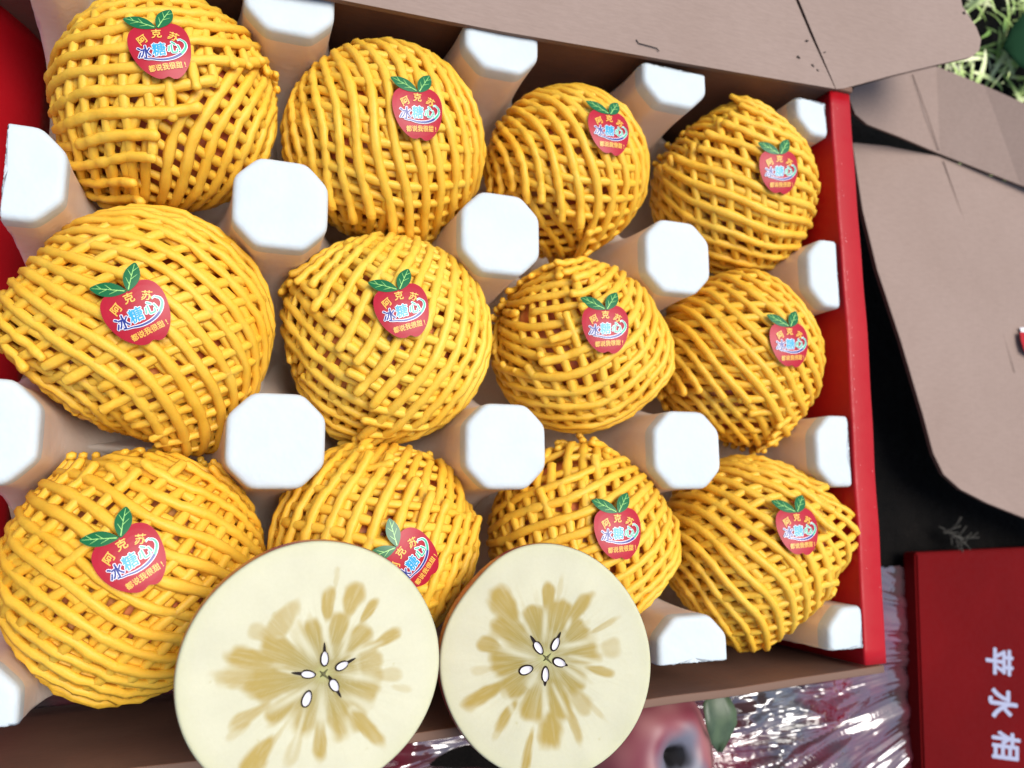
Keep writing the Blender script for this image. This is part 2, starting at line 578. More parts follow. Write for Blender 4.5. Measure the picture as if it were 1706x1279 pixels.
# ------------------------------------------------------------------ sticker (built once, shared)
RB = .046
def bend(v, off=0.0):
    d = Vector((v[0], v[1], RB)).normalized()
    return d * (RB + off) - Vector((0, 0, RB))
def glyphs(body, size, off=0.0):
    cu = bpy.data.curves.new('lettering', 'FONT')
    cu.body = body; cu.size = size; cu.offset = off; cu.resolution_u = 3
    o = bpy.data.objects.new('lettering', cu)
    COL.objects.link(o)
    bpy.context.view_layer.update()
    me = bpy.data.meshes.new_from_object(o.evaluated_get(bpy.context.evaluated_depsgraph_get()))
    vs = [v_.co.copy() for v_ in me.vertices]; fs = [tuple(p.vertices) for p in me.polygons]
    bpy.data.objects.remove(o); bpy.data.curves.remove(cu); bpy.data.meshes.remove(me)
    return vs, fs
class Acc:
    def __init__(s): s.v, s.f, s.m = [], [], []
    def add(s, vs, fs, mi=0):
        b = len(s.v); s.v += list(vs); s.f += [tuple(i + b for i in f) for f in fs]; s.m += [mi] * len(fs)
    def mesh(s, name, mats):
        me = bpy.data.meshes.new(name); me.from_pydata([tuple(v) for v in s.v], [], s.f)
        for m_ in mats: me.materials.append(m_)
        me.polygons.foreach_set('material_index', s.m)
        me.update()
        return me
U = .0001   # sticker unit: 0.1 mm.  body about 210 wide, 205 high, centre at 0,0
def outline_mesh(pts, off, th=.00012):
    """filled outline (fan from centroid in rings) bent on the fruit, with an edge"""
    P_ = [Vector((p[0] * U, p[1] * U, 0)) for p in pts]
    c0 = sum(P_, Vector()) / len(P_)
    rings = 6
    vs = [bend(c0, off)]
    for r in range(1, rings + 1):
        for p in P_:
            vs.append(bend(c0 + (p - c0) * r / rings, off))
    k = len(P_)
    for p in P_: vs.append(bend(p, off - th))
    fs = [(0, 1 + i, 1 + (i + 1) % k) for i in range(k)]
    for r in range(rings):
        a = 1 + r * k; b = a + k
        for i in range(k):
            j = (i + 1) % k
            fs.append((a + i, b + i, b + j, a + j))
    return vs, fs
body_pts = smooth_poly([(0, 84, 0), (28, 100, 0), (62, 104, 0), (92, 86, 0), (106, 50, 0), (104, 5, 0), (92, -42, 0), (70, -80, 0), (44, -104, 0), (22, -108, 0), (4, -98, 0), (-16, -104, 0), (-40, -98, 0), (-70, -72, 0), (-92, -36, 0), (-105, 10, 0), (-104, 52, 0), (-90, 84, 0), (-60, 102, 0), (-26, 99, 0)], 4)
me_body = None
A_ = Acc(); A_.add(*outline_mesh(body_pts, 0)); me_body = A_.mesh('sticker', [M_sticker])
def leaf_pts(base, tip, w1):
    b, t = Vector((*base, 0)), Vector((*tip, 0)); d = t - b; nrm = Vector((-d.y, d.x, 0)).normalized()
    prof = [(0, 0), (.12, .45), (.3, .85), (.5, 1), (.7, .86), (.87, .5), (1, 0)]
    L_ = [b + d * s + nrm * w1 * k for s, k in prof] + [b + d * s - nrm * w1 * k for s, k in prof[-2:0:-1]]
    return smooth_poly(L_, 3), b, d, nrm
def vein_mesh(b, d, nrm, w1):
    A_ = Acc()
    def seg(p, q, w_):
        t = (q - p).normalized(); n_ = Vector((-t.y, t.x, 0)) * w_
        qs = [p - n_, q - n_ * .4, q + n_ * .4, p + n_]
        A_.add([bend(x * U, .00036) for x in qs], [(0, 1, 2, 3)])
    seg(b + d * .05, b + d * .5, 2.0); seg(b + d * .5, b + d * .93, 1.5)
    for s, sd_ in ((.22, 1), (.38, -1), (.5, 1), (.66, -1)):
        p = b + d * s; q = p + d * .2 + nrm * sd_ * w1 * .62
        seg(p, q, 1.3)
    return A_.mesh('leaf_veins', [M_vein])
leafs = []
for base, tip, w1 in (((6, 82), (72, 176), 27), ((2, 84), (-104, 150), 26)):
    pts, b, d, nrm = leaf_pts(base, tip, w1)
    A_ = Acc(); A_.add(*outline_mesh(pts, .0002)); leafs.append((A_.mesh('leaf', [M_leafst]), vein_mesh(b, d, nrm, w1)))
A_ = Acc()
def place(vs, cx_, cy_, ang, sx=1.0, shear=0.0, size=1.0):
    """centre a glyph of em size on cx,cy (sticker units)"""
    out = []
    for v_ in vs:
        x = (v_.x - .5 * size) * sx; y = v_.y - .38 * size
        x += y * shear
        out.append(Vector((cx_ + x * math.cos(ang) - y * math.sin(ang), cy_ + x * math.sin(ang) + y * math.cos(ang), 0)))
    return out
gold = Acc()
def stamp(acc, ch, x, y, a, sxx, shear, s_, off, mi, bold, nb):
    """a character thickened by repeating it a hair's breadth to each side"""
    vs, fs = glyphs(ch, s_, 0)
    base = place(vs, x, y, a, sxx, shear, s_)
    offs = [(0, 0)] + [(bold * math.cos(q_ * 2 * math.pi / nb), bold * math.sin(q_ * 2 * math.pi / nb)) for q_ in range(nb)]
    for q_, (dx, dy) in enumerate(offs):
        acc.add([bend((p + Vector((dx, dy, 0))) * U, off + q_ * .000002) for p in base], fs, mi)
for ch, x, y, a, s_ in (('阿', -54, 42, .5, 36), ('克', -2, 60, .0, 36), ('苏', 52, 46, -.45, 36)):
    stamp(gold, ch, x, y, a, 1, .1, s_, .0003, 0, .7, 4)
for i, ch in enumerate('都说我很甜!'):
    stamp(gold, ch, -44 + i * 23 + (6 if ch == '!' else 0), -66 + i * 1.5, .04, .92, 0, 25, .0003, 0, .45, 4)
me_gold = gold.mesh('gold_lettering', [M_gold])
big = Acc()
for ch, x, y, s_, mi in (('冰', -56, -6, 50, 1), ('糖', -6, 0, 49, 2), ('心', 44, 5, 48, 3)):
    stamp(big, ch, x, y, .05, .95, .12, s_, .00030, 0, 3.3, 12)
    stamp(big, ch, x, y, .05, .95, .12, s_, .00042, mi, 1.1, 8)
def swoosh(w0, off, mi, ext=0):
    pts = [(-52, -22), (-30, -33), (0, -38), (34, -34), (64, -20), (84, 2), (86, 20), (76, 30), (60, 30)]
    sp = smooth_poly([(x, y, 0) for x, y in pts], 5)[: (len(pts) - 1) * 5 + 1]
    vs, fs = [], []
    n = len(sp)
    for i, p in enumerate(sp):
        t = (sp[min(i + 1, n - 1)] - sp[max(i - 1, 0)]).normalized(); nn = Vector((-t.y, t.x, 0))
        w_ = w0 + ext + 3.0 * math.sin(math.pi * min(1, i / n * 1.05)) if True else w0
        vs += [bend((p - nn * w_) * U, off), bend((p + nn * w_) * U, off)]
    for i in range(n - 1): fs.append((2 * i, 2 * i + 2, 2 * i + 3, 2 * i + 1))
    half = len(fs) // 2
    if mi == 9:
        big.add(vs, fs[:half], 1); big.add(vs, fs[half:], 3)
    else: big.add(vs, fs, mi)
swoosh(1.2, .00028, 0, 2.4)
swoosh(1.2, .00043, 9)
me_big = big.mesh('outlined_lettering', [M_white, M_navy, M_cyan, M_green])

# ------------------------------------------------------------------ netted apples
def apple_profile(th):
    """unit radius of an apple as function of angle from the stem axis"""
    r = 1 - .06 * np.cos(th) ** 2 - .20 * np.exp(-(th / .28) ** 2) - .12 * np.exp(-((math.pi - th) / .25) ** 2)
    return r
def frame_from(D):
    D = Vector(D).normalized()
    a = Vector((0, 0, 1)) if abs(D.z) < .8 else Vector((1, 0, 0))
    X = a.cross(D).normalized(); Y = D.cross(X)
    return np.array([tuple(X), tuple(Y), tuple(D)])
def apple_mesh(r, scale):
    nu, nv_ = 40, 56
    th = np.linspace(0, math.pi, nu); ph = np.linspace(0, 2 * math.pi, nv_, endpoint=False)
    T, Pp = np.meshgrid(th, ph, indexing='ij')
    rr = r * apple_profile(T) * (1 + .02 * np.cos(5 * Pp) * np.sin(T) ** 2 * (1 - np.cos(T)) * .5)
    V = np.stack([rr * np.sin(T) * np.cos(Pp), rr * np.sin(T) * np.sin(Pp), rr * np.cos(T)], -1) * np.array(scale)
    idx = np.arange(nu * nv_).reshape(nu, nv_)
    F = np.stack([idx[:-1], np.roll(idx, -1, 1)[:-1], np.roll(idx, -1, 1)[1:], idx[1:]], -1).reshape(-1, 4)[:, ::-1]
    return V.reshape(-1, 3), F

def net_layer(r0, scale, F3, angU, angL, bendU, bendL, space, off, seed, cutD=None, cutA=0.0, flare=0.0, rad=.00168, fan=0.0, lim=2.35, tips=()):
    """foam net laid over the fruit: two crossing families of strands.
    F3 rows = right, up, facing direction of the stretched net; angles in degrees as seen along that direction"""
    rs = np.random.default_rng(seed)
    w1, w2, w3, w4 = rs.uniform(0, 6.28, 4)
    paths, rads, nrms = [], [], []
    pitch = space / r0
    M_ = 44
    D_ = np.array(Vector(cutD).normalized()) if cutD is not None else None
    for fam, (ang, bnd, o) in enumerate(((angU, bendU, off + .0010), (angL, bendL, off))):
        a = math.radians(ang)
        t_ = np.array([math.cos(a), math.sin(a)]); n_ = np.array([-math.sin(a), math.cos(a)])
        K = int(lim / pitch) + 1
        for k in range(-K, K + 1):
            p0 = (k + .5 * ((seed * 7 + fam) % 2) + rs.normal(0, .03)) * pitch
            q = np.linspace(-lim, lim, 220)
            fanp = p0 * (1 + fan * q * (1 if fam == 0 else 0))
            p = fanp + bnd * q * q * .5 + .035 * np.sin(2.3 * q + w1 + p0 * 1.3) + .022 * np.sin(5.1 * q + w2 + k * .55) + rs.normal(0, .003) * q
            xy = q[:, None] * t_ + p[:, None] * n_
            xy[:, 0] += .05 * np.sin(1.9 * xy[:, 1] + w3); xy[:, 1] += .05 * np.sin(1.7 * xy[:, 0] + w4)
            rho = np.hypot(xy[:, 0], xy[:, 1])
            th = rho
            st = np.sin(th) / np.maximum(rho, 1e-6)
            d = np.stack([xy[:, 0] * st, xy[:, 1] * st, np.cos(th)], 1) @ F3
            ok = rho < lim
            if D_ is not None:
                jag = rs.uniform(-.05, .05) + (.035 if k % 2 else -.035)
                ok &= (d @ D_) < math.cos(cutA + jag)
            # runs of the strand that exist
            e = np.flatnonzero(np.diff(np.concatenate([[0], ok.astype(int), [0]])))
            for b0, b1 in zip(e[::2], e[1::2]):
                if b1 - b0 < 9: continue
                idx = np.linspace(b0, b1 - 1, M_)
                dr = np.stack([np.interp(idx, np.arange(220), d[:, c_]) for c_ in range(3)], 1)
                dr /= np.linalg.norm(dr, axis=1, keepdims=True)
                sgm = np.linspace(0, 1, M_); ln = (b1 - b0) / 220
                wob = (.00030 if fam == 0 else -.00012) * np.cos(np.interp(idx, np.arange(220), q) / pitch * 2 * math.pi) + .00025 * np.sin(idx * .31 + k * 1.7 + fam) + .00025 * np.sin(idx * .13 + k * 2.9) + rs.normal(0, .00025)
                fl = np.zeros(M_)
                if D_ is not None:
                    for end, ii in ((0, b0), (1, b1 - 1)):
                        if rho[ii] < lim - .12:
                            dist = (sgm if end == 0 else 1 - sgm) * ln
                            fl += flare * rs.uniform(.3, 1.5) * np.exp(-dist / .025)
                rr = r0 + o + wob + fl
                for (td, ta) in tips:
                    rr = rr + ta * np.exp(-((1 - dr @ td) / .085))
                paths.append(dr * rr[:, None] * np.array(scale)); nrms.append(dr)
                kf = np.interp(idx, np.arange(220), rho)
                th_ = 1 - .28 * np.clip((kf - .9) / 1.2, 0, 1)
                rads.append(rad * th_ * (1 + .09 * np.sin(idx * .9 + k) + .06 * np.sin(idx * .37 + k * 3.1) + rs.normal(0, .04)) * (.95 if fam else 1.0))
    V, F = tubes(np.array(paths), np.array(rads), 6, np.array(nrms))
    return V, F

WID = 1.22
GRP = 'apples wrapped in yellow foam nets'
def netted_apple(ci, ri, Rout, ctr, D, cut, fam, fam_in, stick, ang, nm, label, seed, sc=(1, 1, 1), dz=0.0, space=.0070, flare=.0026, tips=()):
    cx_, cy_ = ctr
    base = Vector((cx_, cy_, -.030 + dz))
    root = thing('netted_apple', label, 'apple', base, GRP)
    ra = Rout - .0073
    V, F = apple_mesh(ra, sc)
    rt = np.array(Matrix.Rotation(random.uniform(-.7, .7), 3, 'X') @ Matrix.Rotation(random.uniform(-.6, .6), 3, 'Y'))
    mesh_obj('apple_fruit', V @ rt.T, F, M_skin, root)
    # the net is stretched facing mostly up, a little to the side
    Fd = ((CAM_LOC - base).normalized() * .8 + Vector((random.uniform(-.2, .2), random.uniform(-.2, .2), .2))).normalized()
    Xv = (CR @ Vector((1, 0, 0))); Xv = (Xv - Fd * Xv.dot(Fd)).normalized(); Yv = Fd.cross(Xv)
    F3 = np.array([tuple(Xv), tuple(Yv), tuple(Fd)])
    Dw = np.array(Vector(D).normalized()) @ F3
    TW = [(np.array(Vector(t[:3]).normalized()) @ F3, t[3]) for t in tips]
    V, F = net_layer(ra, sc, F3, *fam_in, space * .92, .0012, seed, cutD=Dw * .999, cutA=.10, flare=.001, lim=2.5, rad=.0017, tips=TW)
    mesh_obj('foam_net', V, F, NETS[nm], root)
    V, F = net_layer(ra, sc, F3, *fam, space * 1.03, .0036, seed + 50, cutD=Dw, cutA=cut, flare=flare, tips=TW)
    o = mesh_obj('folded_net', V, F, NETS[nm], root)
    # sticker: where the sight line from the sampled photograph point meets the wrapped fruit
    o_ = CAM_LOC - base
    d = (CR @ Vector(((stick[0] - 853) / F_PX, -(stick[1] - 639.5) / F_PX, -1))).normalized()
    S = Vector(sc)
    Rs = Rout + .0006
    oo = Vector((o_.x / S.x, o_.y / S.y, o_.z / S.z)); d2 = Vector((d.x / S.x, d.y / S.y, d.z / S.z))
    A2 = d2.dot(d2); B2 = 2 * oo.dot(d2); C2 = oo.dot(oo) - Rs * Rs
    disc = B2 * B2 - 4 * A2 * C2
    if disc < 0: disc = 0
    t = (-B2 - math.sqrt(disc)) / (2 * A2)
    p = o_ + d * t
    n = Vector((p.x / S.x ** 2, p.y / S.y ** 2, p.z / S.z ** 2)).normalized()
    # soft sticker bridges the bumps, facing slightly more to the viewer
    right = CR @ Vector((math.cos(ang), math.sin(ang), 0))
    X = (right - n * right.dot(n)).normalized(); Y = n.cross(X)
    Mx = Matrix((X, Y, n)).transposed().to_4x4(); Mx.translation = p
    st = link('sticker', me_body, root); st.matrix_local = Mx
    for lm, vm in leafs:
        link('sticker_leaf', lm, st); link('leaf_veins', vm, st)
    link('gold_lettering', me_gold, st)
    link('outlined_lettering', me_big, st)
    return root
H_ = PITCH / 2
def cc(c_, r_, dx=0, dy=0): return (H_ + PITCH * c_ + dx, -H_ - PITCH * r_ + dy)
# ci ri Rout centre cut-direction(right,up,towards viewer) cut fam(angU,angL,bendU,bendL) ...
A = [
 (0, 0, .0452, cc(0, 0, .0040, .001), (.62, -.60, .50), 1.05, (8, 84, -.10, .1), (52, -42, -.35, -.1), (268, 82), .26, 0, 'large yellow netted apple at top left, its outer net ending just below the sticker', 11),
 (1, 0, .0460, cc(1, 0, .002, -.001), (-.35, -.90, .25), .62, (-80, -8, -.30, .1), (-76, -10, -.3, 0), (698, 187), .06, 0, 'yellow netted apple at the back wall, second from left, outer strands running down', 12),
 (2, 0, .0415, cc(2, 0, .001, .001), (-.50, -.74, .42), .66, (-74, -3, -.45, .1), (-60, 15, -.3, 0), (1017, 218), .03, 2, 'small yellow netted apple at the back wall, third from the left', 13),
 (3, 0, .0445, cc(3, 0, .0075, .003), (-.60, .78, .10), .60, (-20, -80, .15, .1), (-24, -78, .1, 0), (1300, 285), .02, 0, 'yellow netted apple in the corner between the back wall and right red wall', 14),
 (0, 1, .0470, cc(0, 1, .002, .001), (-.66, -.74, .05), .72, (-52, 18, -.38, -.15), (-50, 22, -.3, 0), (230, 523), .44, 0, 'broad yellow netted apple at left of the middle row, net ending in a tip below', 15),
 (1, 1, .0462, cc(1, 1, .005, .002), (-.85, -.30, .42), .85, (58, -28, .2, .1), (-30, 66, .1, 0), (672, 517), .27, 1, 'lemon yellow netted apple in the middle row with jagged net edge down its left', 16),
 (2, 1, .0425, cc(2, 1, .005, .004), (-.60, .40, .69), .62, (22, -75, .75, .1), (8, -72, .5, 0), (1011, 547), .05, 0, 'yellow netted apple, third in the middle row, strands curving round its open upper left', 17),
 (3, 1, .0445, cc(3, 1, .0045, .003), (-.30, -.85, .40), .66, (-48, 8, -.25, .1), (-45, 0, -.2, 0), (1318, 573), .03, 2, 'deep yellow netted apple of the middle row beside the right red wall', 18),
 (0, 2, .0470, cc(0, 2, .002, -.001), (.05, .97, .05), .55, (-28, 46, -.10, .1), (-30, 60, -.1, 0), (220, 933), .56, 2, 'big yellow netted apple at lower left, left of the larger cut half', 19),
 (1, 2, .0440, cc(1, 2, .001, .006), (.55, .82, .15), .70, (70, -12, -.3, .1), (75, -5, -.2, 0), (688, 935), .80, 0, 'yellow netted apple behind the larger cut half, its sticker partly hidden', 20),
 (2, 2, .0435, cc(2, 2, .004, .005), (-.25, .80, .55), .52, (24, -74, .45, .1), (80, -2, .2, 0), (1032, 888), .06, 0, 'yellow netted apple behind the smaller cut half, net open near its top', 21),
 (3, 2, .0450, cc(3, 2, .0065, .001), (.92, .10, .20), .62, (-48, 14, -.35, -.1), (-45, 20, -.2, 0), (1332, 884), .06, 0, 'yellow netted apple in the front right corner, net end flaring towards the red wall', 22),
]
TIPS = {15: [(-1, .0, .1, .008), (.35, -.95, .1, .010)], 22: [(1, .15, .1, .013), (-.1, -1, .1, .009)], 14: [(.0, 1, .1, .005), (.6, -.7, .1, .004)],
        13: [(-.1, -1, .1, .006)], 16: [(-.5, -.85, .1, .006), (-.9, .4, .1, .004)], 17: [(1, -.2, .1, .005)], 18: [(.2, 1, .1, .004), (.3, -.95, .1, .005)],
        11: [(-.75, -.65, .1, .005)], 19: [(-.25, -1, .1, .004)], 21: [(0, .9, .35, .005), (1, -.1, .1, .004)], 12: [(.1, -1, .1, .004)], 20: [(.6, .75, .1, .003)]}
for a in A:
    netted_apple(*a, tips=TIPS.get(a[-1], ()))

WID = 1.0
# ------------------------------------------------------------------ apple halves
M_flesh = mat('apple_flesh', .42)
P(M_flesh).inputs['Specular IOR Level'].default_value = .22
va = N(M_flesh, 'ShaderNodeVertexColor', layer_name='flesh')
v = coords(M_flesh)
gn = noise_tex(M_flesh, v, 700, 3, .7)
c = mixc(M_flesh, .12, va.outputs[0], ramp(M_flesh, gn, [(.3, (.7, .7, .6)), (.7, (1, 1, 1))]), 'MULTIPLY')
L(M_flesh, c, P(M_flesh).inputs['Base Color'])
bump(M_flesh, gn, .10, .0003)
P(M_flesh).inputs['Subsurface Weight'].default_value = .25
P(M_flesh).inputs['Subsurface Radius'].default_value = (1, .8, .4)
P(M_flesh).inputs['Subsurface Scale'].default_value = .004
M_hskin = mat('half_skin', .3)
v = coords(M_hskin)
L(M_hskin, ramp(M_hskin, noise_tex(M_hskin, v, 40, 5, .6), [(.3, (.30, .02, .03)), (.5, (.42, .08, .07)), (.75, (.55, .33, .16))]), P(M_hskin).inputs['Base Color'])
M_seed = mat('seed_coat', .3, (.018, .009, .006))
M_kernel = mat('seed_kernel', .4, (.78, .74, .76))
M_core = mat('core_line', .5, (.10, .09, .025))

def vnoise(x, y, s, seed):
    return np.array([noise.noise(Vector((a_ * s, b_ * s, seed))) for a_, b_ in zip(x, y)])
def apple_half(center, radii, normal, up, core, blobs, streaks, seeds, label, seed, outline, S_IN):
    """face plane coordinates in photograph pixels (u right, v down) about the face centre"""
    root = thing('apple_half', label, 'apple half', center, 'halves of a cut apple')
    n = Vector(normal).normalized()
    X = (up.cross(n)).normalized(); X = X if X.dot(CR @ Vector((1, 0, 0))) > 0 else -X
    Y = n.cross(X)
    Mx = Matrix((X, Y, n)).transposed().to_4x4()
    root.matrix_world = Matrix.Translation(center) @ Mx
    px = radii[0]      # metres per photograph pixel in the face plane
    nr, nt_ = 150, 300
    rr = np.linspace(0, 1, nr + 1)[1:]; tt = np.linspace(0, 2 * math.pi, nt_, endpoint=False)
    oa = np.array([o[0] for o in outline]); orad = np.array([o[1] for o in outline])
    Rt = np.interp(np.degrees(tt), np.append(oa, oa[0] + 360), np.append(orad, orad[0]))
    k = 9; Rt = sum(np.roll(Rt, i) for i in range(-k, k + 1)) / (2 * k + 1)
    Rg, Tg = np.meshgrid(rr, tt, indexing='ij')
    U_ = Rg * Rt[None] * np.cos(Tg); V_ = Rg * Rt[None] * np.sin(Tg)       # px, V up
    edge = (1 - Rg)
    z = -.0010 * np.exp(-edge / .007) 
    verts = np.stack([U_ * px, V_ * px, z], -1).reshape(-1, 3)
    z_n = vnoise(verts[:, 0], verts[:, 1], 70, seed) * .0003
    verts[:, 2] += z_n
    verts = np.concatenate([[[0, 0, 0]], verts])
    idx = 1 + np.arange(nr * nt_).reshape(nr, nt_)
    F = np.stack([idx[:-1], idx[1:], np.roll(idx, -1, 1)[1:], np.roll(idx, -1, 1)[:-1]], -1).reshape(-1, 4)
    me_f = bpy.data.meshes.new('cut_face')
    faces = [tuple(f) for f in F.tolist()] + [(0, int(idx[0, i]), int(idx[0, (i + 1) % nt_])) for i in range(nt_)]
    me_f.from_pydata(verts.tolist(), [], faces)
    me_f.polygons.foreach_set('use_smooth', [True] * len(faces))
    # colour of the flesh: pale cream, glassy amber patches round the core
    u = verts[:, 0] / px; vv = verts[:, 1] / px
    cu_, cv_ = core
    du, dv = u - cu_, vv - cv_
    n1 = vnoise(u, vv, .02, seed + 3); n2 = vnoise(u, vv, .06, seed + 9)
    ang = np.arctan2(dv, du); rad = np.hypot(du, dv)
    fibre = np.array([noise.noise(Vector((math.cos(a_) * 9, math.sin(a_) * 9, r_ * .012 + seed))) for a_, r_ in zip(ang, rad)])
    amb = np.zeros(len(u))
    for b in blobs:
        bu, bv, hl, hw = b[0], b[1], b[2], b[3]
        st_ = b[4] if len(b) > 4 else 1.0
        a0 = math.atan2(bv - cv_, bu - cu_) + (b[5] if len(b) > 5 else 0)
        x = ((u - bu) * math.cos(a0) + (vv - bv) * math.sin(a0)) / hl
        y = (-(u - bu) * math.sin(a0) + (vv - bv) * math.cos(a0)) / (hw * (1 + .25 * np.clip(x, -1, 1)))
        q = (np.abs(x) ** 2.3 + np.abs(y) ** 2.3) ** (1 / 2.3) + n1 * .34 + n2 * .2 + fibre * .17
        e = np.clip((1.32 - q) / .56, 0, 1); e = (e * e * (3 - 2 * e)) ** .75 * st_
        amb = 1 - (1 - amb) * (1 - e)
    amb *= .98
    Rn = np.concatenate([[0], Rg.ravel()])
    inner = np.clip((84 + 30 * n1 + 26 * fibre - rad) / 44, 0, 1) * .95 * S_IN
    amb = 1 - (1 - amb) * (1 - inner)
    amb *= 1 - .14 * np.clip(fibre * 2, 0, 1)
    for s_ in streaks:
        x0, y0, x1, y1, wd = s_
        L2 = (x1 - x0) ** 2 + (y1 - y0) ** 2
        t = np.clip(((u - x0) * (x1 - x0) + (vv - y0) * (y1 - y0)) / L2, 0, 1)
        dist = np.hypot(u - x0 - t * (x1 - x0), vv - y0 - t * (y1 - y0))
        amb *= 1 - .72 * np.exp(-(dist / wd) ** 2) * np.sin(math.pi * np.clip(t * .9 + .08, 0, 1)) ** .5
    cream = np.array([.52, .505, .36]); cream2 = np.array([.50, .495, .30]); amber = np.array([.35, .245, .042]); olive = np.array([.20, .175, .038])
    outer = np.clip((Rn - .86) / .14, 0, 1)[:, None]
    cb = cream * (1 - .5 * outer) + cream2 * .5 * outer
    fine = np.array([noise.noise(Vector((math.cos(a_) * 34, math.sin(a_) * 34, r_ * .03 + seed))) for a_, r_ in zip(ang, rad)])
    amb *= 1 - .22 * np.clip(fine * 2, 0, 1)
    amb = np.clip(amb + .10 * np.clip(fine * 1.6, 0, 1) * np.exp(-((rad - 95) / 45) ** 2), 0, 1)
    cb = cb * (1 + .05 * n1[:, None] + .025 * fibre[:, None])
    g_ = np.exp(-(rad / 75) ** 2)[:, None]
    ca = amber * (1 - .75 * g_) + olive * .75 * g_
    col = cb * (1 - amb[:, None]) + ca * amb[:, None]
    # green core cross
    gc = np.exp(-(rad / 11) ** 2)[:, None] * .7
    col = col * (1 - gc) + np.array([.42, .45, .16]) * gc
    # stray brown specks
    for _ in range(5):
        a_, r_ = random.uniform(0, 6.28), random.uniform(.5, .9) * Rt.mean()
        su, sv = r_ * math.cos(a_), r_ * math.sin(a_)
        k_ = np.exp(-(((u - su) ** 2 + (vv - sv) ** 2) / 4.5))[:, None] * .35
        col = col * (1 - k_) + np.array([.35, .3, .08]) * k_
    sk = np.clip((Rn - .985) / .012, 0, 1)[:, None]
    col = np.clip(col, 0, 1)
    at_ = me_f.color_attributes.new('flesh', 'FLOAT_COLOR', 'POINT')
    at_.data.foreach_set('color', np.concatenate([col, np.ones((len(col), 1))], 1).astype(np.float32).ravel())
    me_f.materials.append(M_flesh)
    link('cut_face', me_f, root)
    # body below: skin that swells a little past the cut, dimple at the far end
    rows = 34
    prof = []
    for i in range(rows + 1):
        t = i / rows
        a_ = t * math.pi / 2
        rs_ = math.cos(a_) ** .9 * (1 + .028 * math.sin(min(1, t * 3.2) * math.pi)) if i < rows else 0.0
        hh = -.93 * math.sin(a_) + .16 * math.exp(-((1 - t) / .16) ** 2)
        prof.append((rs_, hh))
    prof = [(1.001, -.0)] + prof[1:]
    sv_ = []
    Rm = Rt.mean()
    for i, (rs_, hh) in enumerate(prof):
        blend = min(1, i / 14)
        Ri = Rt * (1 - blend) + Rm * blend
        lx = rs_ * Ri * px
        sv_.append(np.stack([lx * np.cos(tt), lx * np.sin(tt), np.full(nt_, hh * Rm * px * .95 - .0009)], -1))
    sv_ = np.stack(sv_).reshape(-1, 3)
    idx = np.arange((rows + 1) * nt_).reshape(rows + 1, nt_)
    F = np.stack([idx[:-1], idx[1:], np.roll(idx, -1, 1)[1:], np.roll(idx, -1, 1)[:-1]], -1).reshape(-1, 4)
    mesh_obj('skin', sv_, F[:, ::-1], M_hskin, root)
    # seeds
    for (su, sv2, hl, hw, a_, tail0, tail1) in seeds:
        def ell(sc_, hl_, hw_, z0, z1, tails=()):
            n_ = 28
            out = []
            for q in range(n_):
                t = 2 * math.pi * q / n_
                r_ = 1 + .0 * t
                x = hl_ * math.cos(t); y = hw_ * math.sin(t) * (1 - .12 * math.cos(t))
                for (side, ln) in tails:
                    if side * math.cos(t) > .78:
                        x += side * ln * (side * math.cos(t) - .78) / .22
                        y *= .62
                out.append((x, y))
            top = [((su + x * math.cos(a_) - y * math.sin(a_)) * px, (sv2 + x * math.sin(a_) + y * math.cos(a_)) * px, z1) for x, y in out]
            mid = [((su + x * 1.04 * math.cos(a_) - y * 1.04 * math.sin(a_)) * px, (sv2 + x * 1.04 * math.sin(a_) + y * 1.04 * math.cos(a_)) * px, z0) for x, y in out]
            cen = (su * px, sv2 * px, z1 + .00012)
            vs = top + mid + [cen]
            fs = [(i, n_ + i, n_ + (i + 1) % n_, (i + 1) % n_) for i in range(n_)] + [(i, (i + 1) % n_, 2 * n_) for i in range(n_)]
            fs = [f[::-1] if len(f) == 4 else f for f in fs]
            return vs, fs
        tl = []
        if tail0: tl.append((1, tail0))
        if tail1: tl.append((-1, tail1))
        vs, fs = ell(1, hl + 2.2, hw + 1.7, -.0004, .00045, tl)
        so = mesh_obj('seed', vs, fs, M_seed, root)
        vs, fs = ell(1, hl - .3, hw - .4, .0002, .00075)
        mesh_obj('kernel', vs, fs, M_kernel, so)
    # cracked core in the middle
    cv = []
    for a_, l_ in ((.5, 10), (2.2, 8), (3.6, 7), (5.2, 12)):
        pts = [((cu_ + math.cos(a_ + .25 * math.sin(s * 2)) * l_ * s) * px, (cv_ + math.sin(a_ + .25 * math.sin(s * 2)) * l_ * s) * px, .0004) for s in (0, .3, .6, 1)]
        cv.append(pts)
    V, F = tubes(np.array(cv), np.array([[.0004, .00035, .0002, .0001]] * 4))
    mesh_obj('core', V, F, M_core, root)
    return root

S3 = 3.207
def cv2(lst, ox, oy, fx, fy):
    """crop pixels -> face pixels (u right, v up)"""
    return [((x / S3 + ox) - fx, -((y / S3 + oy) - fy)) for x, y in lst]
def mk(blist, ox, oy, fx, fy):
    out = []
    for b in blist:
        (p,) = cv2([b[:2]], ox, oy, fx, fy)
        out.append((p[0], p[1], b[2] / S3, b[3] / S3) + tuple(b[4:]))
    return out
